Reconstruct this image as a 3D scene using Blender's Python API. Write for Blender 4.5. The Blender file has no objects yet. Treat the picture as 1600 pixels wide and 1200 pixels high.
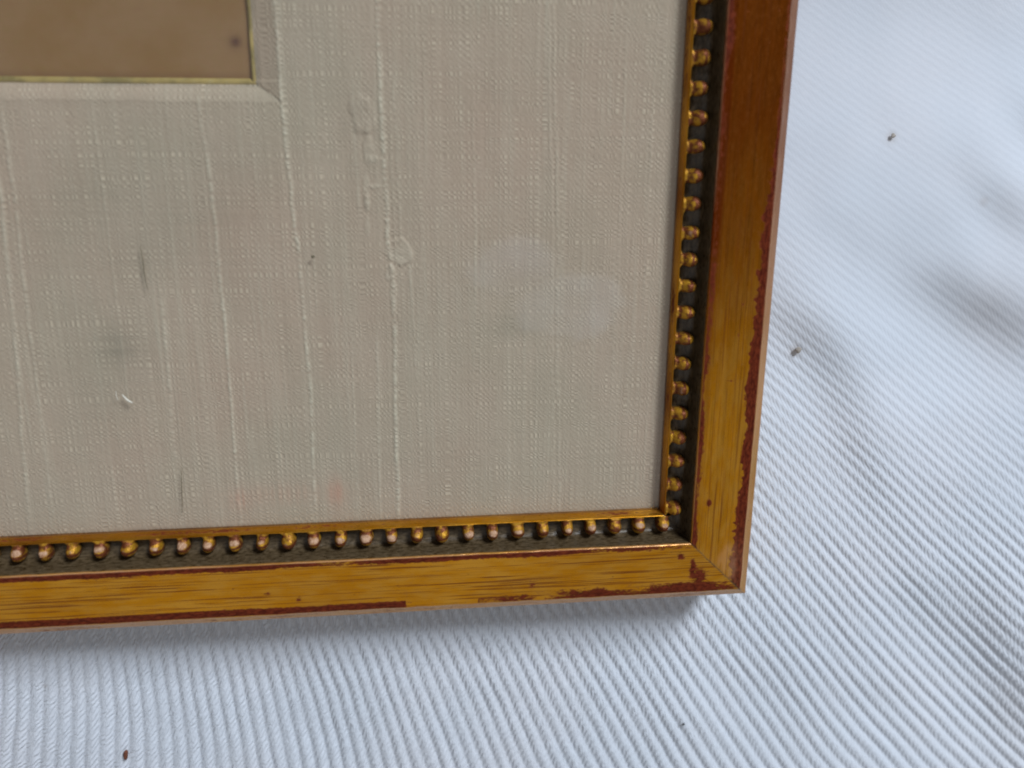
import bpy, math, random
import numpy as np
from mathutils import Matrix, Vector

P = 0.0035          # metres per bead pitch; every shape below is laid out in bead pitches
rng = np.random.default_rng(7)
random.seed(7)
scene = bpy.context.scene
COL = scene.collection

# ------------------------------------------------------------------ camera
cam_d = bpy.data.cameras.new("camera")
cam = bpy.data.objects.new("camera", cam_d)
COL.objects.link(cam)
RM = ((0.99389913, 0.02734041, -0.10685042),
      (0.00402028, 0.95916389, 0.28282234),
      (0.11021954, -0.28152645, 0.95320224))
CAM = Vector((-10.11676, 15.39586, 31.0968)) * P
cam.matrix_world = Matrix.Translation(CAM) @ Matrix(RM).to_4x4()
cam_d.sensor_fit = 'HORIZONTAL'
cam_d.sensor_width = 36.0
cam_d.lens = 36.0 * 1350 / 1600
cam_d.clip_start = 0.002
cam_d.clip_end = 20
cam_d.dof.use_dof = True
cam_d.dof.focus_distance = 35.5 * P
cam_d.dof.aperture_fstop = 17
scene.camera = cam
scene.cycles.filter_width = 1.9        # a slightly soft lens

# ------------------------------------------------------------------ light
scene.view_settings.view_transform = 'Standard'
scene.view_settings.look = 'None'
scene.view_settings.exposure = 0
scene.view_settings.gamma = 1
world = bpy.data.worlds.new("World")
scene.world = world
world.use_nodes = True
wn = world.node_tree.nodes
wl = world.node_tree.links
bg = wn["Background"]
geo = wn.new('ShaderNodeTexCoord')
dot = wn.new('ShaderNodeVectorMath'); dot.operation = 'DOT_PRODUCT'
dot.inputs[1].default_value = (-0.10, -0.55, 0.83)
wl.new(geo.outputs['Generated'], dot.inputs[0])
mr = wn.new('ShaderNodeMapRange')
mr.inputs['From Min'].default_value = 0.35
mr.inputs['From Max'].default_value = 1.0
wl.new(dot.outputs['Value'], mr.inputs['Value'])
wr = wn.new('ShaderNodeMix'); wr.data_type = 'RGBA'
wr.inputs['A'].default_value = (0.075, 0.075, 0.08, 1)      # shaded side of the room
wr.inputs['B'].default_value = (0.52, 0.51, 0.50, 1)      # bright zone up behind the camera, shaped for the gilding to reflect
wl.new(mr.outputs['Result'], wr.inputs['Factor'])
wl.new(wr.outputs['Result'], bg.inputs['Color'])
bg.inputs['Strength'].default_value = 1.0


def area(name, loc, target, sx, sy, watt, col):
    d = bpy.data.lights.new(name, 'AREA')
    d.shape = 'RECTANGLE'; d.size = sx; d.size_y = sy
    d.energy = watt; d.color = col
    o = bpy.data.objects.new(name, d); COL.objects.link(o)
    o.location = loc
    o.rotation_euler = (Vector(target) - Vector(loc)).to_track_quat('-Z', 'Y').to_euler()
    return o


area("window_light", (0.92, 1.58, 1.30), (0.0, 0.0, 0.0), 0.50, 0.66, 54.0, (0.90, 0.95, 1.0))


# ------------------------------------------------------------------ helpers
def fbm(x, y, scale, seed, octaves=4, gain=0.5):
    """smooth value noise, about -1..1, on arrays x, y; scale = size of the largest lumps"""
    out = np.zeros(np.broadcast(x, y).shape); amp = 1.0; tot = 0
    sx, sy = (scale if isinstance(scale, tuple) else (scale, scale))
    for o in range(octaves):
        r = np.random.default_rng(seed * 31 + o)
        N = 256
        g = r.uniform(-1, 1, (N, N))
        X = x / sx * 2 ** o + 57.3; Y = y / sy * 2 ** o + 91.7
        xi = np.floor(X).astype(int); yi = np.floor(Y).astype(int)
        fx = X - xi; fy = Y - yi
        fx = fx * fx * (3 - 2 * fx); fy = fy * fy * (3 - 2 * fy)
        a = g[xi % N, yi % N]; b = g[(xi + 1) % N, yi % N]
        c = g[xi % N, (yi + 1) % N]; d = g[(xi + 1) % N, (yi + 1) % N]
        out = out + amp * ((a * (1 - fx) + b * fx) * (1 - fy) + (c * (1 - fx) + d * fx) * fy)
        tot += amp; amp *= gain
    return out / tot * 1.6


def smooth(a, b, x):
    t = np.clip((x - a) / (b - a), 0, 1)
    return t * t * (3 - 2 * t)


def mesh_np(name, V, F, mat, parent=None, attrs=None, uv=None, shade=True, origin=(0, 0, 0)):
    """V (n,3) in pitches, F (m,4) quads; one mesh object"""
    me = bpy.data.meshes.new(name)
    V = (np.asarray(V, dtype=np.float64) - np.asarray(origin)) * P
    F = np.asarray(F, dtype=np.int32)
    me.vertices.add(len(V)); me.vertices.foreach_set('co', V.astype(np.float32).ravel())
    n = F.shape[1]
    me.loops.add(F.size); me.loops.foreach_set('vertex_index', F.ravel())
    me.polygons.add(len(F))
    me.polygons.foreach_set('loop_start', np.arange(0, F.size, n, dtype=np.int32))
    me.polygons.foreach_set('loop_total', np.full(len(F), n, dtype=np.int32))
    me.update(calc_edges=True)
    if shade:
        me.polygons.foreach_set('use_smooth', np.ones(len(F), dtype=bool))
    if uv is not None:
        l = me.uv_layers.new(name='UVMap')
        l.data.foreach_set('uv', np.asarray(uv, dtype=np.float32)[F.ravel()].ravel())
    for k, a in (attrs or {}).items():
        at = me.attributes.new(k, 'FLOAT', 'POINT')
        at.data.foreach_set('value', np.asarray(a, dtype=np.float32).ravel())
    me.materials.append(mat)
    me.validate()
    o = bpy.data.objects.new(name, me); COL.objects.link(o)
    if parent is not None:
        o.parent = parent
    return o


def grid_faces(nx, ny, skip=None):
    i = np.arange(nx - 1)[:, None]; j = np.arange(ny - 1)[None, :]
    a = (i * ny + j)
    F = np.stack([a, a + ny, a + ny + 1, a + 1], -1)
    if skip is not None:
        F = F[~skip]
    return F.reshape(-1, 4)


def empty(name, loc, label, cat, group=None):
    o = bpy.data.objects.new(name, None); COL.objects.link(o)
    o.location = Vector(loc) * P; o.empty_display_size = 0.01
    tag(o, label, cat, group)
    return o


def tag(o, label, cat, group=None):
    o['label'] = label; o['category'] = cat
    if group: o['group'] = group


# ---- node shorthand
class N:
    def __init__(s, name):
        s.m = bpy.data.materials.new(name); s.m.use_nodes = True
        s.t = s.m.node_tree; s.t.nodes.clear()
        s.out = s.t.nodes.new('ShaderNodeOutputMaterial')

    def new(s, ty, **kw):
        n = s.t.nodes.new('ShaderNode' + ty)
        for k, v in kw.items():
            if k in ('operation', 'blend_type', 'data_type', 'noise_dimensions', 'attribute_name', 'feature', 'wave_type', 'bands_direction', 'clamp'):
                setattr(n, k, v)
        return n

    def set(s, sock, v):
        if isinstance(v, bpy.types.NodeSocket): s.t.links.new(v, sock)
        elif isinstance(v, bpy.types.Node): s.t.links.new(v.outputs[0], sock)
        else: sock.default_value = v

    def math(s, op, a, b=0.0, c=0.0):
        n = s.new('Math', operation=op)
        s.set(n.inputs[0], a); s.set(n.inputs[1], b)
        if op in ('MULTIPLY_ADD', 'SMOOTH_MIN'): s.set(n.inputs[2], c)
        return n.outputs[0]

    def attr(s, name): return s.new('Attribute', attribute_name=name).outputs['Fac']

    def uv(s): return s.new('UVMap').outputs['UV']

    def obj(s): return s.new('TexCoord').outputs['Object']

    def vmul(s, v, k):
        n = s.new('VectorMath', operation='MULTIPLY'); s.set(n.inputs[0], v); s.set(n.inputs[1], k)
        return n.outputs[0]

    def vadd(s, v, k):
        n = s.new('VectorMath', operation='ADD'); s.set(n.inputs[0], v); s.set(n.inputs[1], k)
        return n.outputs[0]

    def noise(s, v, scale=1.0, detail=3.0, rough=0.5, dist=0.0):
        n = s.new('TexNoise'); s.set(n.inputs['Vector'], v)
        n.inputs['Scale'].default_value = scale; n.inputs['Detail'].default_value = detail
        n.inputs['Roughness'].default_value = rough; n.inputs['Distortion'].default_value = dist
        return n.outputs['Fac']

    def step(s, a, b, x):
        n = s.new('MapRange'); n.interpolation_type = 'SMOOTHSTEP'
        s.set(n.inputs['Value'], x); s.set(n.inputs['From Min'], a); s.set(n.inputs['From Max'], b)
        return n.outputs['Result']

    def mix(s, f, a, b, mode='MIX'):
        n = s.new('Mix', data_type='RGBA', blend_type=mode)
        s.set(n.inputs['Factor'], f)
        for k, v in (('A', a), ('B', b)):
            if isinstance(v, tuple) and len(v) == 3: v = v + (1,)
            s.set(n.inputs[k], v)
        return n.outputs['Result']

    def bump(s, h, dist, strength=1.0, normal=None):
        n = s.new('Bump'); s.set(n.inputs['Height'], h)
        n.inputs['Distance'].default_value = dist; n.inputs['Strength'].default_value = strength
        if normal is not None: s.set(n.inputs['Normal'], normal)
        return n.outputs['Normal']

    def princ(s, col, rough=0.5, metal=0.0, normal=None, spec=0.5, sheen=0.0):
        n = s.new('BsdfPrincipled')
        s.set(n.inputs['Base Color'], col + (1,) if isinstance(col, tuple) and len(col) == 3 else col)
        s.set(n.inputs['Roughness'], rough); s.set(n.inputs['Metallic'], metal)
        s.set(n.inputs['Specular IOR Level'], spec)
        if sheen:
            s.set(n.inputs['Sheen Weight'], sheen); s.set(n.inputs['Sheen Roughness'], 0.5)
        if normal is not None: s.set(n.inputs['Normal'], normal)
        s.t.links.new(n.outputs[0], s.out.inputs['Surface'])
        return n


# ------------------------------------------------------------------ materials
def mat_cloth():
    m = N('ribbed_cotton')
    uv = m.uv()
    sep = m.new('SeparateXYZ'); m.set(sep.inputs[0], uv)
    u, v = sep.outputs[0], sep.outputs[1]
    wob = m.noise(m.vmul(uv, (1.0, 1.4, 1)), 1.0, 2)
    fr = m.math('FRACT', u)
    # twisted strands of every cord, leaning across it
    ph = m.math('ADD', m.math('ADD', m.math('MULTIPLY', v, 3.0), m.math('MULTIPLY', fr, 2.5)), m.math('MULTIPLY', wob, 1.8))
    st = m.math('MULTIPLY_ADD', m.math('SINE', m.math('MULTIPLY', ph, 6.2832)), 0.5, 0.5)
    fuzz = m.noise(m.obj(), 2600, 4, 0.65)
    fuzz2 = m.noise(m.vmul(uv, (5.0, 3.0, 1)), 1.0, 4, 0.6)
    h = m.math('ADD', m.math('MULTIPLY', st, m.math('MULTIPLY_ADD', fuzz2, 1.0, 0.1)), m.math('MULTIPLY', fuzz, 0.45))
    h = m.math('MULTIPLY', h, m.attr('relief'))
    nrm = m.bump(h, 0.00019, 1.0)
    big = m.noise(m.obj(), 35, 3, 0.5)
    col = m.mix(m.step(0.3, 0.7, big), (0.60, 0.66, 0.75), (0.64, 0.675, 0.75))
    col = m.mix(m.math('MULTIPLY', m.step(0.25, 0.75, fuzz2), 0.5), col, (0.555, 0.605, 0.69))
    col = m.mix(m.attr('soil_shade'), col, (0.42, 0.38, 0.36))
    m.princ(col, 0.9, 0, nrm, 0.15, 0.15)
    return m.m


def mat_silk():
    m = N('ivory_slub_silk')
    uv = m.uv()
    sep = m.new('SeparateXYZ'); m.set(sep.inputs[0], uv)
    x, y = sep.outputs[0], sep.outputs[1]
    wx = m.noise(m.vmul(uv, (2.2, 0.06, 1)), 1.0, 3, 0.6)
    wy = m.noise(m.vmul(uv, (0.06, 2.2, 1)), 1.0, 3, 0.6)
    warp = m.math('SINE', m.math('MULTIPLY_ADD', x, 6.2832 * 5.2, m.math('MULTIPLY', wx, 20.0)))
    weft = m.math('SINE', m.math('MULTIPLY_ADD', y, 6.2832 * 4.8, m.math('MULTIPLY', wy, 20.0)))
    grains = m.noise(m.vmul(uv, (8, 8, 1)), 1.0, 3, 0.7)
    weave = m.math('ADD', m.math('MULTIPLY', warp, weft), m.math('MULTIPLY', warp, 0.25))     # staggered over-and-under dots
    weave = m.math('MULTIPLY', weave, m.step(0.20, 0.72, m.noise(m.vmul(uv, (1.5, 1.5, 1)), 1.0, 4, 0.6)))
    streak = m.noise(m.vmul(uv, (5.5, 0.16, 1)), 1.0, 4, 0.6)
    streak2 = m.noise(m.vmul(uv, (0.2, 6.5, 1)), 1.0, 3, 0.6)
    h = m.math('ADD', m.math('MULTIPLY', weave, 0.75), m.math('ADD', m.math('MULTIPLY', streak, 1.3), m.math('ADD', m.math('MULTIPLY', grains, 0.9), m.math('MULTIPLY', streak2, 0.4))))
    nrm = m.bump(h, 0.000065, 0.8)
    big = m.noise(m.vmul(uv, (0.16, 0.10, 1)), 1.0, 4, 0.55)
    med = m.noise(m.vadd(m.vmul(uv, (0.5, 0.35, 1)), (7, 3, 0)), 1.0, 4, 0.6)
    col = m.mix(m.step(0.32, 0.68, big), (0.450, 0.335, 0.262), (0.418, 0.345, 0.268))
    col = m.mix(m.math('MULTIPLY', m.step(0.35, 0.75, med), 0.55), col, (0.48, 0.38, 0.305))
    col = m.mix(m.math('MULTIPLY', m.step(0.45, 0.8, streak), 0.35), col, (0.52, 0.47, 0.38))
    thr = m.step(0.25, 0.9, weave)
    col = m.mix(m.math('MULTIPLY', thr, 0.75), col, (0.64, 0.535, 0.42))
    col = m.mix(m.math('MULTIPLY', m.step(0.40, 0.9, m.math('SUBTRACT', 1.0, grains)), 0.32), col, (0.29, 0.215, 0.15))
    col = m.mix(m.math('MULTIPLY', m.attr('slub'), 0.70), col, (0.66, 0.61, 0.50))
    col = m.mix(m.math('MULTIPLY', m.attr('grime_dark'), m.math('MULTIPLY_ADD', m.step(0.3, 0.7, streak2), 0.7, 0.65)), col, (0.16, 0.15, 0.11))
    col = m.mix(m.math('MULTIPLY', m.attr('pink'), m.math('MULTIPLY_ADD', m.step(0.3, 0.7, streak), 1.0, 0.25)), col, (0.55, 0.26, 0.18))
    m.princ(col, m.math('MULTIPLY_ADD', grains, 0.2, 0.50), 0, nrm, 0.35, 0.1)
    return m.m


def mat_gilt():
    m = N('worn_gold_leaf')
    uv = m.uv()
    bole, tone, dark = m.attr('bole'), m.attr('tone'), m.attr('grime_dark')
    s1 = m.noise(m.vmul(uv, (0.10, 7.5, 1)), 1.0, 3, 0.6)
    s2 = m.noise(m.vadd(m.vmul(uv, (0.22, 17.0, 1)), (3, 5, 0)), 1.0, 3, 0.6)
    fine = m.noise(m.vmul(uv, (4.0, 9.0, 1)), 1.0, 5, 0.7)
    spots = m.noise(m.vmul(uv, (2.2, 3.2, 1)), 1.0, 5, 0.65)
    bm = m.step(0.30, 0.70, m.math('ADD', bole, m.math('MULTIPLY_ADD', fine, 1.6, -0.8)))
    bm = m.math('MAXIMUM', bm, m.math('MULTIPLY', m.step(0.66, 0.72, spots), 0.75))
    line = m.math('MULTIPLY', m.step(0.55, 0.61, s2), m.step(0.42, 0.55, s1))
    line2 = m.step(0.585, 0.63, s1)
    ln = m.math('MULTIPLY', m.math('MAXIMUM', m.math('MULTIPLY', line, 0.9), m.math('MULTIPLY', line2, 0.7)), m.attr('streak'))
    leaf = m.mix(m.step(0.35, 0.65, m.noise(m.vmul(uv, (0.8, 2.5, 1)), 1.0, 3)), (0.64, 0.275, 0.008), (0.68, 0.335, 0.035))
    leaf = m.mix(m.math('MULTIPLY', m.step(0.42, 0.75, s2), 0.35), leaf, (0.40, 0.15, 0.010))
    leaf = m.mix(tone, leaf, (0.165, 0.028, 0.0005))
    leaf = m.mix(m.math('MULTIPLY', m.step(0.50, 0.72, fine), m.math('MULTIPLY_ADD', tone, -0.24, 0.30)), leaf, (0.46, 0.24, 0.09))
    col = m.mix(ln, leaf, (0.20, 0.055, 0.014))
    red = m.mix(m.step(0.35, 0.7, fine), (0.062, 0.008, 0.003), (0.165, 0.030, 0.010))
    col = m.mix(bm, col, red)
    col = m.mix(m.math('MULTIPLY', m.attr('rub_sheen'), m.math('MULTIPLY_ADD', fine, 0.9, 0.35)), col, (0.46, 0.25, 0.14))
    dk = m.mix(m.step(0.35, 0.65, fine), (0.036, 0.023, 0.010), (0.105, 0.075, 0.042))
    col = m.mix(dark, col, dk)
    rough = m.math('ADD', m.math('MULTIPLY', bm, 0.2), m.math('MULTIPLY_ADD', fine, 0.30, 0.16))
    nd = m.math('MAXIMUM', m.math('MAXIMUM', m.math('MULTIPLY', bm, 0.9), dark), m.math('MULTIPLY', m.attr('rub_sheen'), 0.8))
    metal = m.math('MULTIPLY', m.math('SUBTRACT', 1.0, nd), 0.90)
    h = m.math('ADD', m.math('MULTIPLY', bm, -0.35), m.math('ADD', m.math('MULTIPLY', s2, 0.8), m.math('MULTIPLY', fine, 0.35)))
    m.princ(col, rough, metal, m.bump(h, 0.00007, 0.8), m.math('MULTIPLY_ADD', bm, -0.35, 0.45))
    return m.m


def mat_bead():
    m = N('rubbed_bead_gilding')
    ob = m.obj()
    rnd = m.new('ObjectInfo').outputs['Random']
    off = m.new('CombineXYZ'); m.set(off.inputs[0], m.math('MULTIPLY', rnd, 37.0)); m.set(off.inputs[1], m.math('MULTIPLY', rnd, 91.0))
    n1 = m.noise(m.vadd(m.vmul(ob, (900, 900, 900)), off.outputs[0]), 1.0, 4, 0.65)
    n2 = m.noise(m.vadd(m.vmul(ob, (2400, 2400, 2400)), off.outputs[0]), 1.0, 3, 0.6)
    top = m.attr('crown')          # 1 on the pale crown: window sheen painted over rubbed gesso
    low = m.attr('foot')           # 1 low on its sides
    leaf = m.mix(m.step(0.35, 0.7, n2), (0.52, 0.28, 0.022), (0.36, 0.16, 0.018))
    col = m.mix(m.step(0.44, 0.60, m.math('ADD', n1, m.math('MULTIPLY', m.attr('rim'), 0.35))), leaf, (0.15, 0.042, 0.014))
    w = m.step(0.45, 0.62, m.math('ADD', m.math('MULTIPLY', top, 0.55), m.math('MULTIPLY', m.math('ADD', n1, m.math('MULTIPLY_ADD', rnd, 0.45, -0.26)), 0.55)))
    pale = m.mix(m.step(0.3, 0.7, n2), (0.30, 0.15, 0.075), (0.52, 0.34, 0.23))
    col = m.mix(w, col, pale)
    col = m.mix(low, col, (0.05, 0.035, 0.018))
    metal = m.math('MULTIPLY', m.math('SUBTRACT', 1.0, m.math('MAXIMUM', w, low)), 0.42)
    m.princ(col, m.math('MULTIPLY_ADD', w, 0.1, 0.46), metal, m.bump(m.math('ADD', n2, n1), 0.00014, 0.9), 0.28)
    return m.m


def mat_paper():
    m = N('brown_art_paper')
    uv = m.uv()
    big = m.noise(m.vmul(uv, (0.35, 0.35, 1)), 1.0, 4, 0.6)
    fine = m.noise(m.vmul(uv, (5, 5, 1)), 1.0, 4, 0.7)
    fib = m.noise(m.vmul(uv, (1.5, 9, 1)), 1.0, 3, 0.6)
    col = m.mix(m.step(0.35, 0.65, big), (0.245, 0.125, 0.040), (0.275, 0.152, 0.068))
    col = m.mix(m.math('MULTIPLY', m.step(0.4, 0.8, fine), 0.4), col, (0.23, 0.155, 0.04))
    col = m.mix(m.math('MULTIPLY', m.step(0.5, 0.8, fib), 0.3), col, (0.22, 0.10, 0.045))
    col = m.mix(m.attr('grime_dark'), col, (0.075, 0.02, 0.012))
    m.princ(col, 0.6, 0, m.bump(fine, 0.00005, 0.5), 0.3)
    return m.m


def mat_slip():
    m = N('tarnished_gilt_slip')
    ob = m.obj()
    n1 = m.noise(ob, 260, 3, 0.6)
    n2 = m.noise(ob, 1500, 4, 0.6)
    col = m.mix(m.step(0.4, 0.6, n1), (0.50, 0.37, 0.13), (0.30, 0.23, 0.08))
    col = m.mix(m.math('MULTIPLY', m.step(0.5, 0.75, n2), 0.5), col, (0.48, 0.40, 0.22))
    m.princ(col, 0.45, 0.35, m.bump(n2, 0.00005, 0.6), 0.5)
    return m.m


def mat_glass():
    m = N('picture_glass')
    tr = m.new('BsdfTransparent'); tr.inputs[0].default_value = (0.965, 0.975, 0.965, 1)
    gl = m.new('BsdfGlossy'); gl.inputs['Roughness'].default_value = 0.04
    gl.inputs['Color'].default_value = (1, 1, 1, 1)
    lw = m.new('LayerWeight'); lw.inputs['Blend'].default_value = 0.5
    # Schlick reflectance from the facing angle, the same from both sides of the thin pane
    fr = m.math('MULTIPLY_ADD', m.math('POWER', lw.outputs['Facing'], 5.0), 0.96, 0.035)
    ms = m.new('MixShader')
    m.set(ms.inputs[0], fr); m.set(ms.inputs[1], tr.outputs[0]); m.set(ms.inputs[2], gl.outputs[0])
    # thin dust over the pane, plus a pale reflection painted as diffuse colour
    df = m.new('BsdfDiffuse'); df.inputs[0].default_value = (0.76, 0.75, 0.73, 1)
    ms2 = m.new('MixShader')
    dust_reflection = m.math('MULTIPLY', m.attr('dust_reflection'), m.math('MULTIPLY_ADD', m.noise(m.obj(), 180, 5, 0.65), 0.9, 0.35))
    m.set(ms2.inputs[0], dust_reflection); m.set(ms2.inputs[1], ms.outputs[0]); m.set(ms2.inputs[2], df.outputs[0])
    m.t.links.new(ms2.outputs[0], m.out.inputs['Surface'])
    return m.m


def mat_plain(name, c1, c2, rough=0.7, sc=3000):
    m = N(name)
    n = m.noise(m.obj(), sc, 3, 0.6)
    m.princ(m.mix(m.step(0.35, 0.65, n), c1, c2), rough, 0, m.bump(n, 0.00005, 0.6), 0.4)
    return m.m


CLOTH, SILK, GILT, BEAD, PAPER, SLIP, GLASS = mat_cloth(), mat_silk(), mat_gilt(), mat_bead(), mat_paper(), mat_slip(), mat_glass()
WOOD = mat_plain('dark_backing_board', (0.10, 0.06, 0.035), (0.16, 0.10, 0.06), 0.8, 400)

# ------------------------------------------------------------------ the white ribbed cloth
TERMS = [(0, 1), (0, 2), (0, 3), (0, 4), (1, 0), (1, 1), (1, 2), (1, 3), (2, 0), (2, 1), (2, 2), (3, 0), (3, 1), (4, 0)]
PHI = [30.4664, 17.3425, 4.2352, -1.2401, 37.1087, 11.4835, -3.1851, -2.2699, -4.9645, -3.7676, -0.9359, 0.1627, 0.6539, 0.5788]
PSI = [-15.6044, 2.3293, 0.3406, -0.0583, 11.5559, 4.4644, 0.1546, -0.3331, 3.9629, 0.2235, -0.6216, -0.9443, -0.735, -0.0903]


def poly(c, x, y):
    X, Y = x / 20, y / 20
    return sum(k * X ** i * Y ** j for k, (i, j) in zip(c, TERMS))


FOLDS = [  # centre, direction, half length, half width, height
    (14.1, 8.0, .89, -.45, 4.8, 1.3, .66), (14.3, 12.4, .79, -.61, 2.8, 1.0, .38), (6.9, 6.4, .71, -.70, 3.2, 1.1, .42),
    (9.0, 1.8, .45, -.89, 3.4, .9, .20), (17.8, -9.6, .46, -.89, 6.0, 1.7, .62), (13.4, -6.1, .6, -.8, 2.2, .9, .18),
    (15.9, 15.3, .75, -.65, 1.6, .8, .26), (11, 21.5, 1, .05, 9, 2.2, .5), (10.2, 4.0, .8, -.6, 3.0, 1.1, -.12), (-14, -8.5, .35, -.94, 5, 1.6, .12),
    (-24, -9, .1, -.99, 5, 1.3, -.10), (6.5, -9.5, .5, -.86, 4.5, 1.4, .13), (11.5, 12.0, .8, -.6, 3.5, 1.6, .16),
    (3, -10.5, .5, -.86, 3.0, .9, -.10), (11.4, -10.4, .55, -.83, 4.0, 1.1, .12)]


def cloth_height(x, y):
    s = np.clip((x - 3) / 18, 0, 1.5); t = np.clip((y + 2) / 22, 0, 1.3)
    h = -2.55 - 1.4 * s * t
    for cx, cy, dx, dy, L, w, A in FOLDS:
        n = math.hypot(dx, dy); dx, dy = dx / n, dy / n
        l = (x - cx) * dx + (y - cy) * dy
        sd = (x - cx) * -dy + (y - cy) * dx           # grows towards the upper right
        h = h + A * np.tanh(sd / w) * np.exp(-(sd / (3.2 * w)) ** 2) * np.exp(-(l / L) ** 2)
    h = h + 0.10 * fbm(x, y, 6.0, 3, 3)
    # the moulding presses the cloth flat
    under = smooth(4.6, 3.2, x) * smooth(-4.8, -3.3, y) * smooth(-50.5, -49, x) * smooth(55, 53.5, y)
    return h * (1 - under) + np.minimum(h, -2.60) * under


def build_cloth():
    xs = np.r_[np.linspace(-150, -31, 18)[:-1], np.arange(-31, 24, 0.066), np.linspace(24, 130, 18)]
    ys = np.r_[np.linspace(-130, -19, 16)[:-1], np.arange(-19, -2.6, 0.066), np.arange(-2.6, 25, 0.085), np.linspace(25, 150, 18)]
    X, Y = np.meshgrid(xs, ys, indexing='ij')
    wob = 0.035 * fbm(X, Y, 1.3, 11, 3) + 0.16 * fbm(X, Y, 7.0, 12, 2)
    ph = poly(PHI, X, Y) + wob
    ps = poly(PSI, X, Y)
    e = 0.01
    gx = (poly(PHI, X + e, Y) - poly(PHI, X - e, Y)) / (2 * e); gy = (poly(PHI, X, Y + e) - poly(PHI, X, Y - e)) / (2 * e)
    sp = 1 / np.maximum(np.hypot(gx, gy), 0.6)
    inside = smooth(-34, -30, X) * smooth(27, 22.5, X) * smooth(-20.5, -18.5, Y) * smooth(28, 24, Y)
    c = 0.5 + 0.5 * np.cos(2 * np.pi * ph)
    prof = c ** 0.55
    amp = 0.235 * sp * (0.85 + 0.28 * fbm(ph, ps, (1.0, 2.2), 5, 3))
    far = smooth(-3, 13, Y + 0.35 * (X - 8))
    amp = amp * (1 - 0.80 * far)
    strand = 0.030 * np.sin(2 * np.pi * (4.6 * ps * 0.5 + (ph % 1.0) * 1.0))
    H = cloth_height(X, Y) + inside * (amp * prof - amp * 0.5)
    # some cells lie wholly under the frame: keep them, but flat
    V = np.stack([X, Y, H], -1).reshape(-1, 3)
    soil_shade = np.zeros_like(X)  # small spots, plus brownish fold shade painted as colour
    for cx, cy, r, a in [(8.97, 15.15, .22, .45), (5.8, 6.45, .26, .5), (13.4, 12.6, .22, .3), (12.4, 9.0, 1.8, .10), (14.2, 8.1, 1.6, .16), (16.0, 7.2, 1.6, .16), (15.6, 15.6, .5, .4),
                         (19.2, -12, 2.0, .08), (-26.26, -7.4, .10, .4), (14.4, 12.6, 1.0, .08)]:
        soil_shade = np.maximum(soil_shade, a * np.exp(-((X - cx) ** 2 + (Y - cy) ** 2) / r ** 2))
    relief = np.clip(sp / 0.5, 0.5, 1) * (1 - 0.88 * far) * (1 - 0.45 * smooth(-4, 7, X))
    o = mesh_np('white_cloth', V, grid_faces(len(xs), len(ys)), CLOTH, None,
                {'soil_shade': soil_shade, 'relief': relief}, np.stack([ph, ps], -1).reshape(-1, 2))
    tag(o, 'white ribbed cotton cloth spread rumpled beneath the gilt picture frame', 'cloth')
    return o


cloth = build_cloth()

# ------------------------------------------------------------------ the framed picture
XL, YT = -46.0, 50.0            # bead lines: right x = 0, bottom y = 0, left x = XL, top y = YT
ORG = (-23.0, 25.0, -2.45)
frame = empty('picture_frame', ORG, 'gilt beaded picture frame with glazed ivory silk mount, lying on white ribbed cloth', 'picture frame')

# moulding section: u outward from the bead line, z up
SEC = [(-.20, -2.42), (-.20, -.78), (-.45, -.78), (-.455, -.56), (-.44, -.50), (-.41, -.38), (-.375, -.24), (-.355, -.20), (-.335, -.19), (-.315, -.22), (-.305, -.30),
       (-.25, -.46), (-.20, -.53), (.0, -.55), (.20, -.55), (.36, -.52), (.46, -.42), (.52, -.25), (.555, 0.), (.57, .25), (.58, .42),
       (.59, .475), (.61, .51), (.64, .525), (.68, .527)]
SEC += [(u, .527 - .045 * (u - .68)) for u in np.arange(.72, 2.80, .055)]
SEC += [(2.80, .43), (2.84, .415), (2.88, .385), (2.93, .33), (3.02, .25), (3.12, .165), (3.20, .10), (3.26, .04), (3.30, -.05), (3.31, -.3), (3.31, -.8), (3.30, -1.4), (3.26, -2.2), (3.18, -2.38), (3.0, -2.42)]
SEC = np.array(SEC)
ARC = np.r_[0, np.cumsum(np.hypot(*np.diff(SEC, axis=0).T))]


def blob(s, u, cs, cu, rs, ru, a=1.0):
    return a * np.exp(-(((s - cs) / rs) ** 2 + ((u - cu) / ru) ** 2))


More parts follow.
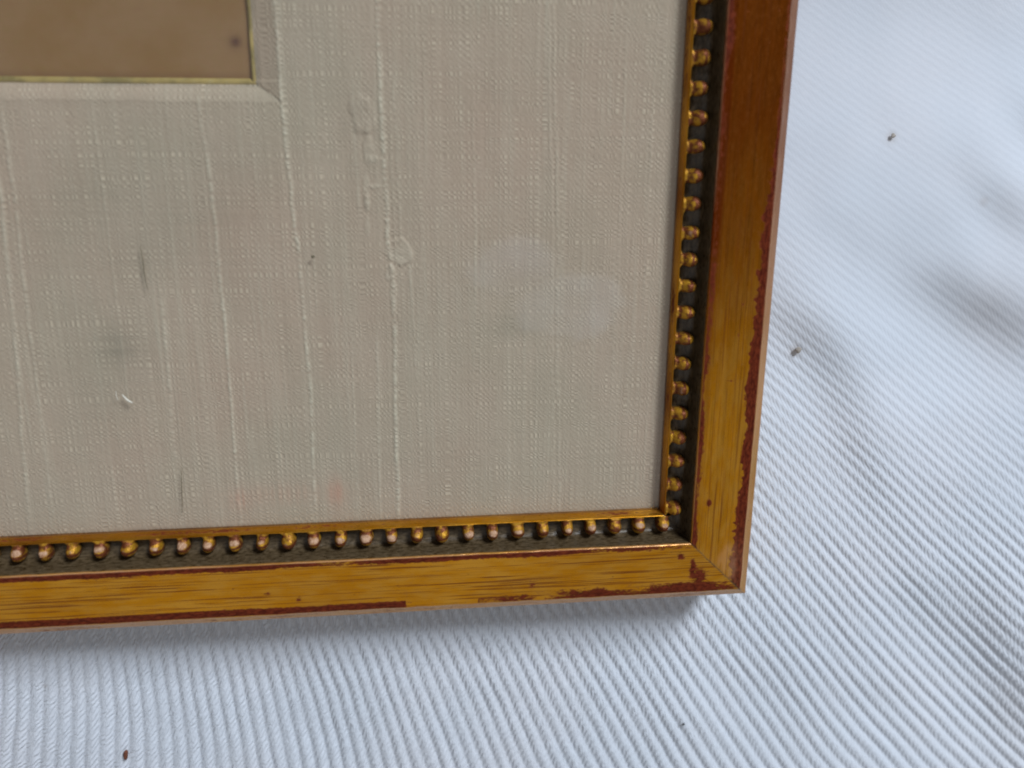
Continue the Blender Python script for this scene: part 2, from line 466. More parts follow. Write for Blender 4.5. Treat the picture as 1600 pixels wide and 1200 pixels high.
def make_rail(which, fine):
    """which: 0 bottom, 1 right, 2 top, 3 left; s runs along the bead line"""
    length = (-XL, YT, -XL, YT)[which]
    if fine:
        # s measured from the visible corner
        ss = np.r_[np.arange(0, 27.5, 0.062), np.linspace(27.5, length, 24)[1:]]
    else:
        ss = np.linspace(0, length, 30)
    n, k = len(ss), len(SEC)
    U = np.broadcast_to(SEC[:, 0], (n, k)); Z = np.broadcast_to(SEC[:, 1], (n, k)).copy()
    # mitre: each vertex row is stretched so that the ends follow u
    t = ss / length
    S = -U + (length + 2 * U) * t[:, None] if not fine else None
    if fine:
        near = smooth(8, 0, ss)[:, None]; farr = smooth(length - 10, length, ss)[:, None]
        S = ss[:, None] - U * np.clip(1 - ss / 8, 0, 1)[:, None] + U * np.clip((ss - (length - 8)) / 8, 0, 1)[:, None]
    sd = which + 1
    wear = 0.012 * fbm(S, U * 3, (0.8, 1.0), 40 + sd, 4) * smooth(-.5, -.3, U) * smooth(3.4, 3.2, U)
    wear = wear + 0.010 * fbm(S, U * 9, (3.0, 1.0), 50 + sd, 3)
    Z += np.where(Z > -1, wear, 0)
    Z += .035 * fbm(S, U, (.34, .3), 70 + sd, 3) * smooth(-.28, -.2, U) * smooth(.42, .3, U)
    # a dent or two on the edges
    side = np.where(Z > 0, 0.018 * fbm(S, U, (0.5, .4), 60 + sd, 3) * np.maximum(np.exp(-((U - 2.88) / .12) ** 2), np.exp(-((U - .6) / .06) ** 2)), 0)
    Z += side
    A = np.broadcast_to(ARC, (n, k))
    nz = lambda sc, seed, o=4: fbm(S, U * 2, sc, seed + sd * 7, o)
    flat = smooth(.60, .64, U)
    b = np.zeros_like(S); rub_sheen = np.zeros_like(S); tone = np.zeros_like(S)
    if which == 0:
        lipw = .80 + .14 * nz((2.2, 9), 1)
        b = np.maximum(b, flat * smooth(lipw + .15, lipw - .14, U) * (.62 + .5 * nz((3.5, 9), 2)) * smooth(-1, 4, S) + .45 * flat * smooth(.88, .78, U))
        ridge = np.where(S > 10.9, 1.0, 0.42 + .55 * nz((1.1, 1), 3)) * smooth(9.8, 10.9, S + 0 * U) + np.where(S < 8, 1, 0) * (.42 + .5 * nz((1.4, 2.2), 4))
        b = np.maximum(b, np.clip(ridge, 0, 1) * smooth(2.45, 2.60, U + .03 * nz((4, 9), 5)) * smooth(2.86, 2.80, U))
        b = np.maximum(b, (.75 + .5 * nz((.9, .8), 6)) * smooth(7, 3.5, S) * smooth(2.15, 2.6, U) * smooth(2.86, 2.8, U))
        b = np.maximum(b, blob(S, U, -.75, 1.75, .14, .55, 1.1)); b = np.maximum(b, blob(S, U, -1.05, 2.15, .40, .50, .95))
        b = np.maximum(b, blob(S, U, -.20, 1.15, .17, .18, .95)); b = np.maximum(b, blob(S, U, -.32, 1.25, .09, .1, .8))
        b = np.maximum(b, blob(S, U, 5.8, 2.1, .3, .2, .6)); b = np.maximum(b, blob(S, U, 16.2, 1.9, .2, .12, .6)); b = np.maximum(b, blob(S, U, 15.0, 2.2, .15, .2, .65))
        b = np.maximum(b, blob(S, U, -2.2, 2.5, .1, .35, .7))
        rub_sheen = np.maximum(rub_sheen, .75 * smooth(2.80, 2.86, U) * smooth(3.3, 3.2, U) * np.clip(.75 + .5 * nz((3, 1), 9), 0, 1))
        b = np.maximum(b, .5 * smooth(2.9, 2.95, U) * smooth(3.32, 3.25, U) * np.clip(.6 + .6 * nz((2, .6), 10), 0, 1))
        tone = .12 + .12 * nz((5, 4), 12)
    elif which == 1:
        lipw = .80 + .10 * nz((1.6, 9), 1)
        b = np.maximum(b, flat * smooth(lipw + .13, lipw - .12, U) * (.70 + .4 * nz((3, 9), 2)))
        w = np.where(S > 13.2, .06, .26) + .10 * np.abs(nz((1.2, 5), 3)) + .12 * smooth(4, -2, S) + .10 * smooth(9, 6, S) * smooth(3, 6, S)
        b = np.maximum(b, 1.05 * smooth(2.80 - w - .13, 2.80 - w + .11, U + .12 * nz((.45, .6), 4) + .07 * nz((.13, .5), 14, 2)) * smooth(2.87, 2.82, U) * smooth(17.5, 12, S) + .5 * smooth(2.66, 2.75, U) * smooth(2.87, 2.82, U))
        b = np.maximum(b, blob(S, U, 1.15, 1.22, .20, .14, 1.0)); b = np.maximum(b, blob(S, U, 6.2, 1.7, .06, .4, .6))
        b = np.maximum(b, blob(S, U, 8.0, 1.9, .15, .10, .55)); b = np.maximum(b, blob(S, U, 9.2, 2.0, .2, .12, .5)); b = np.maximum(b, blob(S, U, 3.0, 2.0, .25, .08, .5))
        rub_sheen = np.maximum(rub_sheen, .65 * smooth(2.82, 2.88, U) * smooth(3.35, 3.25, U) * np.clip(.8 + .4 * nz((3, 1), 9), 0, 1))
        rub_sheen = np.maximum(rub_sheen, .45 * np.clip(blob(S, U, -1.6, 2.2, .8, .45, 1.3) * (1 + nz((.4, .4), 13)), 0, 1))
        tone = .18 + .74 * smooth(3.0, 15.5, S + 1.2 * nz((4, 3), 12)) + .2 * smooth(1.0, .8, U)  # upper leaf darkened: dim room reflection painted in, with bole showing through
    # sight fillet: gold with brown rubs
    fil = smooth(-.47, -.44, U) * smooth(-.30, -.32, U)
    b = np.maximum(b, fil * np.clip(.40 + .45 * nz((2.4, 6), 20), 0, 1) * smooth(-.37, -.42, U))
    tone = np.where(fil > .2, np.clip((.42 if which == 1 else .22) + .35 * nz((2, 3), 22), 0, .9), tone)
    # pale edge highlight painted along the lip
    rub_sheen = np.maximum(rub_sheen, smooth(.583, .595, U) * smooth(.645, .615, U) * np.clip((.75 if which != 1 else .30) + .6 * nz((2.5, 3), 24), 0, 1))
    dark = smooth(-.322, -.308, U) * smooth(.592, .582, U)
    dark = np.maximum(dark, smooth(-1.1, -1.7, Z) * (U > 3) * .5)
    if fine:
        dark = np.maximum(dark, .95 * np.exp(-((ss[:, None]) / .045) ** 2) * (U > -.4) * (U < 3.0) * np.clip(.75 + .5 * nz((.5, .5), 31), 0, 1))
    streak = flat * (1.0 if which == 0 else .6) * smooth(2.85, 2.8, U)
    loc = {0: lambda S, U: (-S, -U), 1: lambda S, U: (U, S), 2: lambda S, U: (XL + S, YT + U), 3: lambda S, U: (XL - U, YT - S)}[which]
    X, Y = loc(S, U)
    V = np.stack([X, Y, Z], -1).reshape(-1, 3)
    F = grid_faces(n, k)
    # close the mitred ends and the back
    i = np.arange(n - 1) * k
    F = np.r_[F, np.stack([i + k - 1, i + k + k - 1, i + k, i], -1)]
    if which in (0, 1, 2, 3):
        F = F[:, ::-1] if which in (0, 2) else F
    if which == 2: F = F[:, ::-1]
    if which == 3: F = F[:, ::-1]
    uv = np.stack([S + 60 * which, A], -1).reshape(-1, 2)
    o = mesh_np('rail', V, F, GILT, frame, {'bole': np.clip(b, 0, 1.2), 'tone': np.clip(tone, 0, 1), 'grime_dark': dark, 'rub_sheen': np.clip(rub_sheen, 0, 1), 'streak': streak}, uv, True, ORG)
    return o


rails = [make_rail(0, True), make_rail(1, True), make_rail(2, False), make_rail(3, False)]
bpy.context.view_layer.update()
import bmesh
for o in rails:
    bm_ = bmesh.new(); bm_.from_mesh(o.data); bmesh.ops.recalc_face_normals(bm_, faces=bm_.faces); bm_.to_mesh(o.data); bm_.free()


# ---- beads: a rounded knob joined to the fillet by a flared neck
def bead_mesh(seed, pale=1.0):
    r = np.random.default_rng(seed)
    us = np.array([-.34, -.318, -.292, -.255, -.20, -.11, -.01, .10, .19, .265, .325, .37, .40])
    hw = np.array([.48, .40, .33, .275, .240, .236, .255, .262, .250, .218, .170, .108, .0]) * r.uniform(.93, 1.07)
    tz = np.array([-.20, -.185, -.175, -.17, -.14, -.03, .06, .08, .05, -.01, -.09, -.19, -.32])
    nseg = 13
    V = []; cr = []; ft = []; rm = []
    jx, jy = r.uniform(-.02, .02, 2)
    dens = []
    for q in range(len(us) - 1):
        for w in (0, .5): dens.append((q, w))
    dens.append((len(us) - 2, 1.0))
    for q, w in dens:
        u = us[q] * (1 - w) + us[q + 1] * w; a = hw[q] * (1 - w) + hw[q + 1] * w; z1 = tz[q] * (1 - w) + tz[q + 1] * w
        a = max(a, .004)
        for k in range(nseg):
            th = math.pi * k / (nseg - 1)
            cx = math.cos(th); sz = math.sin(th)
            e = .62
            x = a * math.copysign(abs(cx) ** .85, cx)
            z = -.56 + (z1 + .56) * sz ** e
            lump = 1 + .05 * math.sin(9 * u + seed * 2.1) * math.sin(2 * th + seed)
            V.append((u + jx * .5, x * lump + jy * .5 * (u > -.2), z + .012 * math.sin(14 * u + 3 * th + seed)))
            c_ = pale * max(0, sz ** 2) * math.exp(-((u + .05 - .03 * (seed % 3)) / .12) ** 2)
            cr.append(c_)
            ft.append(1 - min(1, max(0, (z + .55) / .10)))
            rm.append(.9 * math.exp(-((u - .12) / .04) ** 2) + .35 * math.exp(-((u + .2) / .05) ** 2))
    V = np.array(V); n = len(dens)
    me = bpy.data.meshes.new('bead')
    F = grid_faces(n, nseg)
    me.from_pydata([tuple(v) for v in (V * P)], [], [tuple(int(i) for i in f[::-1]) for f in F])
    me.polygons.foreach_set('use_smooth', np.ones(len(F), dtype=bool))
    for nm, a in (('crown', cr), ('foot', ft), ('rim', rm)):
        at = me.attributes.new(nm, 'FLOAT', 'POINT'); at.data.foreach_set('value', np.array(a, dtype=np.float32))
    me.materials.append(BEAD)
    bm_ = bmesh.new(); bm_.from_mesh(me); bmesh.ops.recalc_face_normals(bm_, faces=bm_.faces)
    up = sum((f.normal.z * f.calc_area() for f in bm_.faces))
    if up < 0: bmesh.ops.reverse_faces(bm_, faces=bm_.faces)
    bm_.to_mesh(me); bm_.free()
    return me


BM = [bead_mesh(k, (1.0, .85, 1.0, .7, .95, .45, .8)[k]) for k in range(7)]      # pale sheen painted on top
BR = [bead_mesh(k, (.35, .1, .5, .2, .45, .0, .3)[k]) for k in range(7)]      # mostly leaf and red clay


def put_bead(x, y, rot, rail):
    o = bpy.data.objects.new('bead', (BR if rail is rails[1] else BM)[random.randrange(7)]); COL.objects.link(o)
    o.parent = rail
    o.location = ((x - ORG[0]) * P, (y - ORG[1]) * P, (0 - ORG[2]) * P)
    s = random.uniform(.94, 1.06)
    o.rotation_euler = (random.uniform(-.04, .04), random.uniform(-.05, .05), rot + random.uniform(-.07, .07))
    o.scale = (random.uniform(.93, 1.05), s, random.uniform(.94, 1.04))


n = 0
x = .35
bx = [20, 65, 109, 152, 197, 240, 283, 327, 368, 408, 447, 490, 533, 574, 613, 652, 692, 731, 770, 810, 848, 887, 926, 963, 1002, 1038]
while x < -XL - .3:
    put_bead(-x + random.uniform(-.03, .03), 0, -math.pi / 2, rails[0]); x += 1.0
y = .65
while y < YT - .3:
    put_bead(0, y + random.uniform(-.03, .03), 0, rails[1]); y += 1.01
x = .5
while x < -XL - .3:
    put_bead(-x, YT, math.pi / 2, rails[2]); x += 1.0
y = .5
while y < YT - .3:
    put_bead(XL, y, math.pi, rails[3]); y += 1.01

# ---- silk-covered mount
ZS = -0.80                       # silk face
WX0, WX1, WY0, WY1 = XL + 14.55, -14.55, 16.27, YT - 16.27          # outer edge of the bevel
BW = .86                         # bevel width at the sides
BWY = .58                        # and along the bottom and top
ZA = -1.18                       # art face


def vline(pts, y):
    pts = sorted([(b, a) for a, b in pts]); ysv = [p[0] for p in pts]; xsv = [p[1] for p in pts]
    return np.interp(y, ysv, xsv)


SLUBS = [  # points (x,y), half width, height, start, end
    ([(-17.33, 16.02), (-17.14, 13.47), (-17.12, 8.68), (-17.15, 5.75), (-17.22, 1.0)], .075, .050, 16.3, 0, .75),
    ([(-14.58, 19.6), (-14.56, 16.25), (-14.47, 14.12), (-14.31, 10.52), (-14.19, 6.16), (-14.31, 1.5)], .075, .055, 24, .5, .95),
    ([(-11.15, 19.55), (-11.2, 17.11), (-11.13, 14.33), (-11.1, 11.64), (-10.95, 10.0), (-10.97, 8.56), (-11.06, 4.0), (-11.08, .5)], .085, .062, 24, 0, .85),
    ([(-5.16, 19.66), (-5.04, 16.53), (-4.84, 10.87), (-4.84, 8.44), (-4.64, 3.24), (-4.59, 0.74)], .07, .035, 24, 0, .35),
    ([(-5.35, 19.66), (-5.24, 16.53), (-5.04, 10.87), (-5.02, 8.44), (-4.90, 0.74)], .05, .025, 24, 0, .25),
    ([(-23.71, 14.75), (-23.72, 12.63), (-23.84, 10.42), (-24.1, 2)], .07, .035, 16.2, 1, .45),
    ([(-19.24, 8.25), (-19.34, 5.82), (-19.43, 3.79), (-19.32, 2.6)], .10, .035, 9.5, 2.5, .45),
    ([(-10.36, 10.6), (-10.21, 7.06), (-10.18, 2.45)], .06, .03, 10.6, 2, .40),
    ([(-24.14, 13.27), (-24.4, 8.83), (-24.79, 3.99), (-25.02, 1.0)], .09, .04, 15, 0, .5),
    ([(-11.64, 7.1), (-11.74, 3.5), (-11.78, 1.07)], .06, .03, 8, .2, .4),
    ([(-12.62, 10.07), (-12.59, 6.12), (-12.73, .5)], .05, .025, 10, .2, .35),
    ([(-10.75, 19), (-10.70, 14), (-10.62, 11.4)], .05, .03, 17.5, 11.4, .4),
    ([(-9.9, 19), (-9.95, 10), (-9.9, 1)], .045, .02, 24, 7, .22),
    ([(-8.0, 19), (-7.9, 10), (-7.9, 1)], .05, .018, 16, 2, .18),
    ([(-15.6, 16), (-15.55, 9), (-15.5, 1)], .05, .022, 9, 1, .28),
    ([(-20.8, 16), (-20.8, 9), (-20.9, 1)], .05, .02, 16, 5, .25),
    ([(-2.6, 19), (-2.5, 9), (-2.4, 1)], .05, .016, 24, 3, .16),
    ([(-1.5, 19), (-1.45, 9), (-1.4, 1)], .05, .016, 18, 1, .15),
]


def silk_fields(X, Y):
    h = 0.020 * fbm(X, Y, 4.0, 71, 4) + 0.006 * fbm(X, Y, (0.35, 3.5), 72, 4)
    h = h + 0.0035 * fbm(X, Y, (.12, .12), 73, 2)
    sl = np.zeros_like(X)
    for n_, (pts, w, hh, y1, y0, a) in enumerate(SLUBS):
        cx = vline(pts, Y) + .035 * fbm(X * 0, Y, (1, .7), 80 + n_, 3)
        win = smooth(y0 - .4, y0 + .6, Y) * smooth(y1 + .4, y1 - .4, Y)
        knob = .62 + .22 * np.sin(2 * np.pi * Y * 5.2 + 3 * fbm(X * 0, Y, (1, 1), 160 + n_, 2)) + .5 * fbm(X * 0, Y, (1, .16), 120 + n_, 2) + .35 * fbm(X * 0, Y, (1, 1.8), 140 + n_, 2)
        w = w * .80; g = np.exp(-np.abs((X - cx) / w) ** 2.4) * win * np.clip(knob, .05, 1.4)
        h = h + hh * .70 * g
        h = h - hh * .12 * np.exp(-(np.abs(X - cx) - w * 1.9) ** 2 / (w * .8) ** 2) * win
        sl = np.maximum(sl, a * g)
    # knots and lumps where a thick thread was bunched
    def lump(cx, cy, rx, ry, a, seed, c=.55):
        nonlocal h, sl
        d = np.sqrt(((X - cx) / rx) ** 2 + ((Y - cy) / ry) ** 2) + .30 * fbm(X, Y, .5, seed, 3)
        k = smooth(1.15, .80, d)
        a = a * .6; h = h + a * k + a * .8 * k * fbm(X, Y, .35, seed + 1, 3) - a * .25 * np.exp(-((d - 1.25) / .15) ** 2)
        sl = np.maximum(sl, c * k * np.clip(.5 + .6 * fbm(X, Y, .45, seed + 3, 3), 0, 1))
    lump(-10.62, 11.05, .50, .42, .050, 200, .42)
    lump(-11.05, 10.36, .20, .30, .045, 201, .6)
    lump(-11.86, 15.85, .40, .75, .045, 202, .10)
    lump(-11.66, 14.75, .20, .70, .045, 203, .35)
    lump(-11.50, 14.35, .22, .14, .040, 204, .5)
    lump(-11.80, 13.35, .12, .60, .030, 205, .4)
    lump(-11.78, 12.82, .13, .30, .040, 206, .55)
    lump(-11.50, 13.42, .22, .08, .030, 207, .45)
    lump(-11.8, 12.0, .10, .45, .02, 208, .3)
    lump(-10.98, 9.3, .12, .8, .03, 209, .6)
    lump(-13.2, 14.9, .12, .3, .015, 210, .15)
    lump(-12.1, 12.9, .06, .5, .02, 211, .3)
    # thin warp tracks in bands
    tr = np.clip(fbm(X, Y * 0 + 3, (.10, 1), 77, 2), 0, 1) * np.clip(.4 + .9 * fbm(X, Y, (1.6, 5), 78, 2), 0, 1)
    h = h + .008 * tr
    sl = np.maximum(sl, .16 * tr)
    grime_dark = np.zeros_like(X); pink = np.zeros_like(X)
    for cx, cy, rx, ry, a in [(-20.94, 7.69, .75, .65, .34), (-20.6, 7.6, 1.5, 1.2, .13), (-6.56, 8.22, 1.1, .55, .17), (-11.95, 15.95, .42, .6, .12), (-12.45, 15.3, .16, .8, .13),
                              (-12.3, 14.2, .2, .9, .10), (-11.25, 15.4, .12, .5, .13), (-14.9, 8.5, .1, 5, .05), (-5.3, 12, .18, 7, .10), (-5.7, 9.5, .4, 4, .06), (-10.1, 13, .12, 6, .06), (-19.5, 13.0, 5.5, 2.6, .13), (-22.5, 5.2, 1.6, 2.2, .07),
                              (-22.6, 14.6, 2.5, .6, .07), (-7.2, 14.5, .25, 4, .05)]:
        grime_dark = np.maximum(grime_dark, a * np.exp(-(((X - cx) / rx) ** 2 + ((Y - cy) / ry) ** 2)))
    for cx, cy, rx, ry, a in [(-17.1, 1.55, .45, .5, .50), (-13.47, 1.65, .35, .6, .55), (-15.6, 1.7, 2.2, .5, .25), (-11.6, 10.5, .8, 2.5, .05), (-3.0, 12.5, 1.6, 3.0, .06), (-16, 12.5, 1.5, 1.5, .05), (-9.2, 16.5, .5, 3, .05)]:
        pink = np.maximum(pink, a * np.exp(-(((X - cx) / rx) ** 2 + ((Y - cy) / ry) ** 2)))
    grime_dark = np.clip(grime_dark + .05 * fbm(X, Y, 2.6, 90, 4), 0, 1)
    return h, sl, grime_dark, pink


def build_mat():
    d = .043
    edge = [WX1 - BW, WX1]
    xs = np.r_[XL + .3, np.linspace(XL + 1, WX0, 8), WX0 + BW, -29.0, -27.5, np.arange(-26.2, WX1 - BW - d / 2, d), np.linspace(WX1 - BW, WX1, 22), np.arange(WX1 + d, -.22, d)]
    ys = np.r_[np.arange(.22, WY0 - d / 2, d), np.linspace(WY0, WY0 + BWY, 20), np.arange(WY0 + BWY + d, 22.2, d), 24, 26, 29, WY1 - BWY, np.linspace(WY1, YT - .3, 8)]
    X, Y = np.meshgrid(xs, ys, indexing='ij')
    h, sl, grime_dark, pink = silk_fields(X, Y)
    dx = np.maximum(WX0 - X, X - WX1); dy = np.maximum(WY0 - Y, Y - WY1) * BW / BWY
    d_in = -np.maximum(dx, dy)                     # distance inside the bevel's outer edge
    t = np.clip(d_in / BW, 0, 1)
    drop = (ZS - (ZA + .10)) * np.where((WX1 - X) < (Y - WY0) * BW / BWY, np.clip(t, 0, 1), np.clip(t, 0, 1) ** 1.7)
    rnd = .008 * np.exp(-(d_in / .09) ** 2)
    Z = ZS + h * np.where(d_in > 0, .45, 1.0) - drop + rnd
    # the folded flap at the visible corner: the side bevel's cloth overlaps the lower one
    cs = (X - WX1) + (Y - WY0)                     # 0 at the corner, along the mitre u = -v
    mit = np.abs((WX1 - X) - (Y - WY0) * BW / BWY)
    on = (d_in > 0) & (X > WX1 - BW - .1) & (Y < WY0 + BWY + .1)
    side = (WX1 - X) < (Y - WY0) * BW / BWY
    Z = Z + np.where(on & side, .045, 0) * smooth(0, .06, mit)
    grime_dark = np.maximum(grime_dark, np.where(on, .42 * np.exp(-(mit / .055) ** 2), 0))
    grime_dark = np.maximum(grime_dark, np.where((d_in > BW * .80), .30 * np.clip(.5 + fbm(X, Y, .8, 95, 3), 0, 1), 0))
    pink = np.maximum(pink, np.where((d_in > 0) & (X > -17) & side, .10, 0))
    hole = d_in > BW + 1e-6
    cen = .25 * (hole[:-1, :-1] * 1. + hole[1:, :-1] + hole[:-1, 1:] + hole[1:, 1:])
    xc = .5 * (xs[1:] + xs[:-1])[:, None]; yc = .5 * (ys[1:] + ys[:-1])[None, :]
    skip = (xc > WX0 + BW) & (xc < WX1 - BW) & (yc > WY0 + BWY) & (yc < WY1 - BWY)
    F = grid_faces(len(xs), len(ys), skip)
    V = np.stack([X, Y, Z], -1).reshape(-1, 3)
    used = np.zeros(len(V), bool); used[F.ravel()] = True
    idx = np.cumsum(used) - 1
    F = idx[F]; V = V[used]
    a = {'slub': sl, 'grime_dark': grime_dark, 'pink': pink}
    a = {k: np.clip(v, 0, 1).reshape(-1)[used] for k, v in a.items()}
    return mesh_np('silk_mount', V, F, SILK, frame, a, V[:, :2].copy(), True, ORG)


mount = build_mat()

# ---- the picture in the window
xs = np.arange(WX0 + BW - .15, WX1 - BW + .05, .12); ys = np.arange(WY0 + BWY - .05, WY1 - BWY + .15, .12)
X, Y = np.meshgrid(xs, ys, indexing='ij')
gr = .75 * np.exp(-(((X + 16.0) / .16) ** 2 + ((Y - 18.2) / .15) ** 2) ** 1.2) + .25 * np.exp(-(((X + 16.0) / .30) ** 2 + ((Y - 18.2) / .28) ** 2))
gr = np.maximum(gr, .35 * smooth(.28, .0, (WX1 - BW) - X)); gr = np.maximum(gr, .30 * smooth(.45, .15, Y - (WY0 + BWY)))  # paper darker along its right and bottom edges
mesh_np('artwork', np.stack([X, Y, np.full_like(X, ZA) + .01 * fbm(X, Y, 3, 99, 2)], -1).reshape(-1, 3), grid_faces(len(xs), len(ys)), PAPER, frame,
        {'grime_dark': np.clip(gr, 0, 1)}, np.stack([X, Y], -1).reshape(-1, 2), True, ORG)

# ---- thin gilt slip lining the window
def slip(x0, y0, x1, y1, w, inward):
    L = math.hypot(x1 - x0, y1 - y0); k = max(2, int(L / .12)); ts = np.linspace(0, 1, k)
    dx, dy = (x1 - x0) / L, (y1 - y0) / L
    nx, ny = inward
    V = []
    pr = [(0.0, -.03), (0.0, .12), (w * .25, .15), (w * .75, .13), (w, .09), (w, -.02)]
    for t in ts:
        m_ = .02 * math.sin(t * L * 2.1) + .012 * math.sin(t * L * 5.3)
        for (a, z) in pr:
            # mitred at both ends
            sh = a * (1 - 2 * t)
            V.append((x0 + (x1 - x0) * t + nx * (a + (m_ if 0 < a < w else 0)) + dx * sh, y0 + (y1 - y0) * t + ny * a + dy * sh, ZA + z + .5 * m_ * (a > 0)))
    o = mesh_np('gilt_slip', np.array(V), grid_faces(k, len(pr)), SLIP, frame, None, None, True, ORG)
    b_ = bmesh.new(); b_.from_mesh(o.data); bmesh.ops.recalc_face_normals(b_, faces=b_.faces); b_.to_mesh(o.data); b_.free()


ax0, ax1, ay0, ay1 = WX0 + BW - .02, WX1 - BW + .02, WY0 + BWY - .02, WY1 - BWY + .02
slip(ax0, ay0, ax1, ay0, .20, (0, 1))
slip(ax1, ay0, ax1, ay1, .13, (-1, 0))
slip(ax1, ay1, ax0, ay1, .2, (0, -1))
slip(ax0, ay1, ax0, ay0, .2, (1, 0))

# ---- glass pane
def build_glass():
    xs = np.r_[XL + .35, -36, -28, np.arange(-26, -.3, .16), -.30]; ys = np.r_[.30, np.arange(.45, 22, .16), 30, 40, YT - .35]
    X, Y = np.meshgrid(xs, ys, indexing='ij')
    dust_reflection = .004 + .006 * np.clip(fbm(X, Y, 6, 301, 4), 0, 1)
    # pale reflection painted as a milky patch with a rounded right end
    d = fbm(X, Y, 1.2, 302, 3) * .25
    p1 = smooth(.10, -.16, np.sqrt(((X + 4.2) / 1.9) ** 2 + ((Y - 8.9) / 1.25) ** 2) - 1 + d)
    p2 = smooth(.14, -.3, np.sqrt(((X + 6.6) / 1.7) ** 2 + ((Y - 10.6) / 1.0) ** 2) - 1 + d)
    dust_reflection = dust_reflection + .20 * np.maximum(p1, p2 * .8) * np.clip(.7 + .4 * fbm(X, Y, 1.5, 303, 3), .2, 1)
    dust_reflection = dust_reflection + .010 * np.clip(fbm(X + 9, Y, 3.2, 304, 3) - .25, 0, 1)
    top = np.stack([X, Y, np.full_like(X, -.62)], -1).reshape(-1, 3)
    nx, ny = len(xs), len(ys)
    bot = np.array([(xs[0], ys[0], -.70), (xs[-1], ys[0], -.70), (xs[-1], ys[-1], -.70), (xs[0], ys[-1], -.70)])
    V = np.r_[top, bot]; b0 = nx * ny
    c00, c10, c11, c01 = 0, (nx - 1) * ny, nx * ny - 1, ny - 1
    F = np.r_[grid_faces(nx, ny), [[b0 + 3, b0 + 2, b0 + 1, b0]]]
    return mesh_np('glass_pane', V, F, GLASS, frame, {'dust_reflection': np.r_[dust_reflection.ravel(), np.zeros(4)]}, None, False, ORG)


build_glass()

# ---- backing board under the mount
def box(name, x0, y0, z0, x1, y1, z1, mat, parent):
    V = [(x, y, z) for x in (x0, x1) for y in (y0, y1) for z in (z0, z1)]
    F = [(0, 1, 3, 2), (4, 6, 7, 5), (0, 4, 5, 1), (2, 3, 7, 6), (0, 2, 6, 4), (1, 5, 7, 3)]
    return mesh_np(name, V, F, mat, parent, None, None, False, ORG)


box('backing_board', XL + .25, .25, -2.2, -.25, YT - .25, -1.5, WOOD, frame)


# ------------------------------------------------------------------ crumbs and lint
def crumb(name, x, y, sx, sy, sz, rot, mat, label, cat, seed, z=None, group=None):
    b_ = bmesh.new(); bmesh.ops.create_icosphere(b_, subdivisions=3, radius=1)
    r = random.Random(seed); ph = [r.uniform(0, 6) for _ in range(6)]
    for v in b_.verts:
        c = v.co.copy()
        k = 1 + .16 * math.sin(3 * c.x + ph[0]) + .14 * math.sin(4 * c.y + ph[1]) + .10 * math.sin(7 * c.z + 5 * c.x + ph[2])
        c = c * k
        v.co = Vector((c.x * sx, c.y * sy, c.z * sz)) * P
    me = bpy.data.meshes.new(name); b_.to_mesh(me); b_.free()
    me.polygons.foreach_set('use_smooth', np.ones(len(me.polygons), dtype=bool)); me.materials.append(mat)
    o = bpy.data.objects.new(name, me); COL.objects.link(o)
    zz = float(cloth_height(np.array([x]), np.array([y]))[0]) + .10 if z is None else z
    o.location = Vector((x, y, zz + sz * .7)) * P; o.rotation_euler = (0, 0, rot)
    tag(o, label, cat, group)
    return o


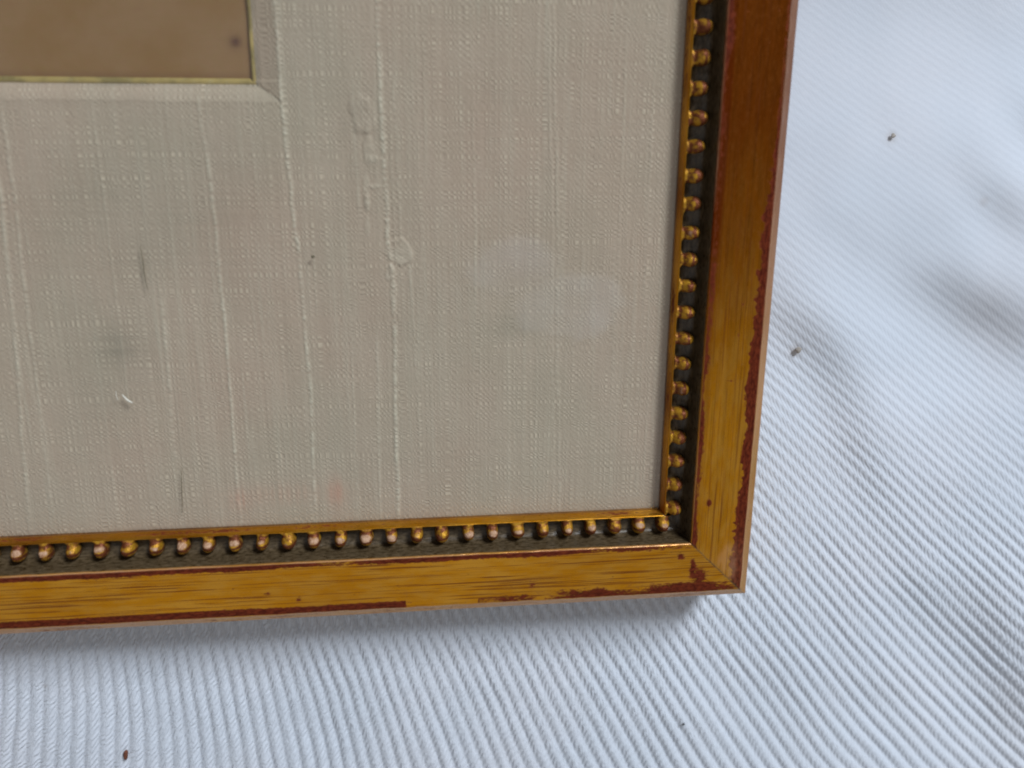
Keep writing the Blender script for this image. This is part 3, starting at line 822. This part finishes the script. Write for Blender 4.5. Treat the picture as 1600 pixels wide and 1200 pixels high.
BROWN = mat_plain('rusty_brown_crumb', (0.20, 0.07, 0.035), (0.11, 0.035, 0.02))
SOOT = mat_plain('dark_grit', (0.03, 0.035, 0.04), (0.07, 0.07, 0.07))
FADE = mat_plain('grey_brown_grit', (0.42, 0.39, 0.36), (0.28, 0.26, 0.24))
LINT = mat_plain('pale_lint', (0.75, 0.74, 0.66), (0.62, 0.61, 0.54))
HAIR = mat_plain('dark_thread', (0.10, 0.085, 0.055), (0.16, 0.14, 0.09))
crumb('crumb', -23.39, -11.05, .11, .19, .10, -.15, BROWN, 'rust-brown crumb lying on the white ribs near the lower left corner', 'crumb', 1)
crumb('speck', 1.84, -11.49, .055, .055, .04, .3, SOOT, 'tiny black speck on the cloth below the frame corner', 'speck', 2)
crumb('speck', 8.97, 15.21, .11, .08, .025, .4, FADE, 'small grey speck on the smooth cloth beside the top end of the right rail', 'speck', 3)
crumb('speck', 5.85, 6.50, .15, .13, .05, .1, FADE, 'grey-brown speck on the ribbed cloth beside the middle of the right rail', 'speck', 4)
crumb('speck', -13.78, 10.97, .055, .05, .03, .1, HAIR, 'tiny dark speck on the glass over the silk, left of the silk knots', 'speck', 5, -.61)


def fibre(name, pts, r, mat, label, z=-.605):
    cu = bpy.data.curves.new(name + '_path', 'CURVE'); cu.dimensions = '3D'; cu.bevel_depth = r * P; cu.bevel_resolution = 2; cu.resolution_u = 8
    sp = cu.splines.new('NURBS'); sp.points.add(len(pts) - 1); sp.order_u = 3; sp.use_endpoint_u = True
    for q, p in enumerate(pts):
        sp.points[q].co = ((p[0] - pts[0][0]) * P, (p[1] - pts[0][1]) * P, r * P, 1)
        sp.points[q].radius = .5 if q in (0, len(pts) - 1) else 1
    tmp = bpy.data.objects.new(name, cu); COL.objects.link(tmp)
    bpy.context.view_layer.update()
    me = bpy.data.meshes.new_from_object(tmp.evaluated_get(bpy.context.evaluated_depsgraph_get()))
    bpy.data.objects.remove(tmp)
    me.materials.clear(); me.materials.append(mat); me.name = name
    o = bpy.data.objects.new(name, me); COL.objects.link(o)
    o.location = Vector((pts[0][0], pts[0][1], z)) * P
    tag(o, label, 'lint')
    return o


fibre('lint', [(-20.95, 6.0), (-20.85, 5.85), (-20.74, 5.74), (-20.62, 5.68)], .035, LINT, 'short bright white fibre on the glass below the grey smudge')
fibre('lint', [(-21.15, 6.15), (-21.20, 5.95), (-21.12, 5.80)], .014, LINT, 'faint curved white hair beside the bright white fibre')
fibre('lint', [(-19.72, 11.4), (-19.66, 10.9), (-19.70, 10.4), (-19.62, 9.85)], .018, HAIR, 'dark upright hair over the silk below the picture window')
fibre('lint', [(-19.17, 3.0), (-19.22, 2.4), (-19.25, 1.8), (-19.32, 1.15)], .016, HAIR, 'dark upright hair over the silk just above the bottom rail')
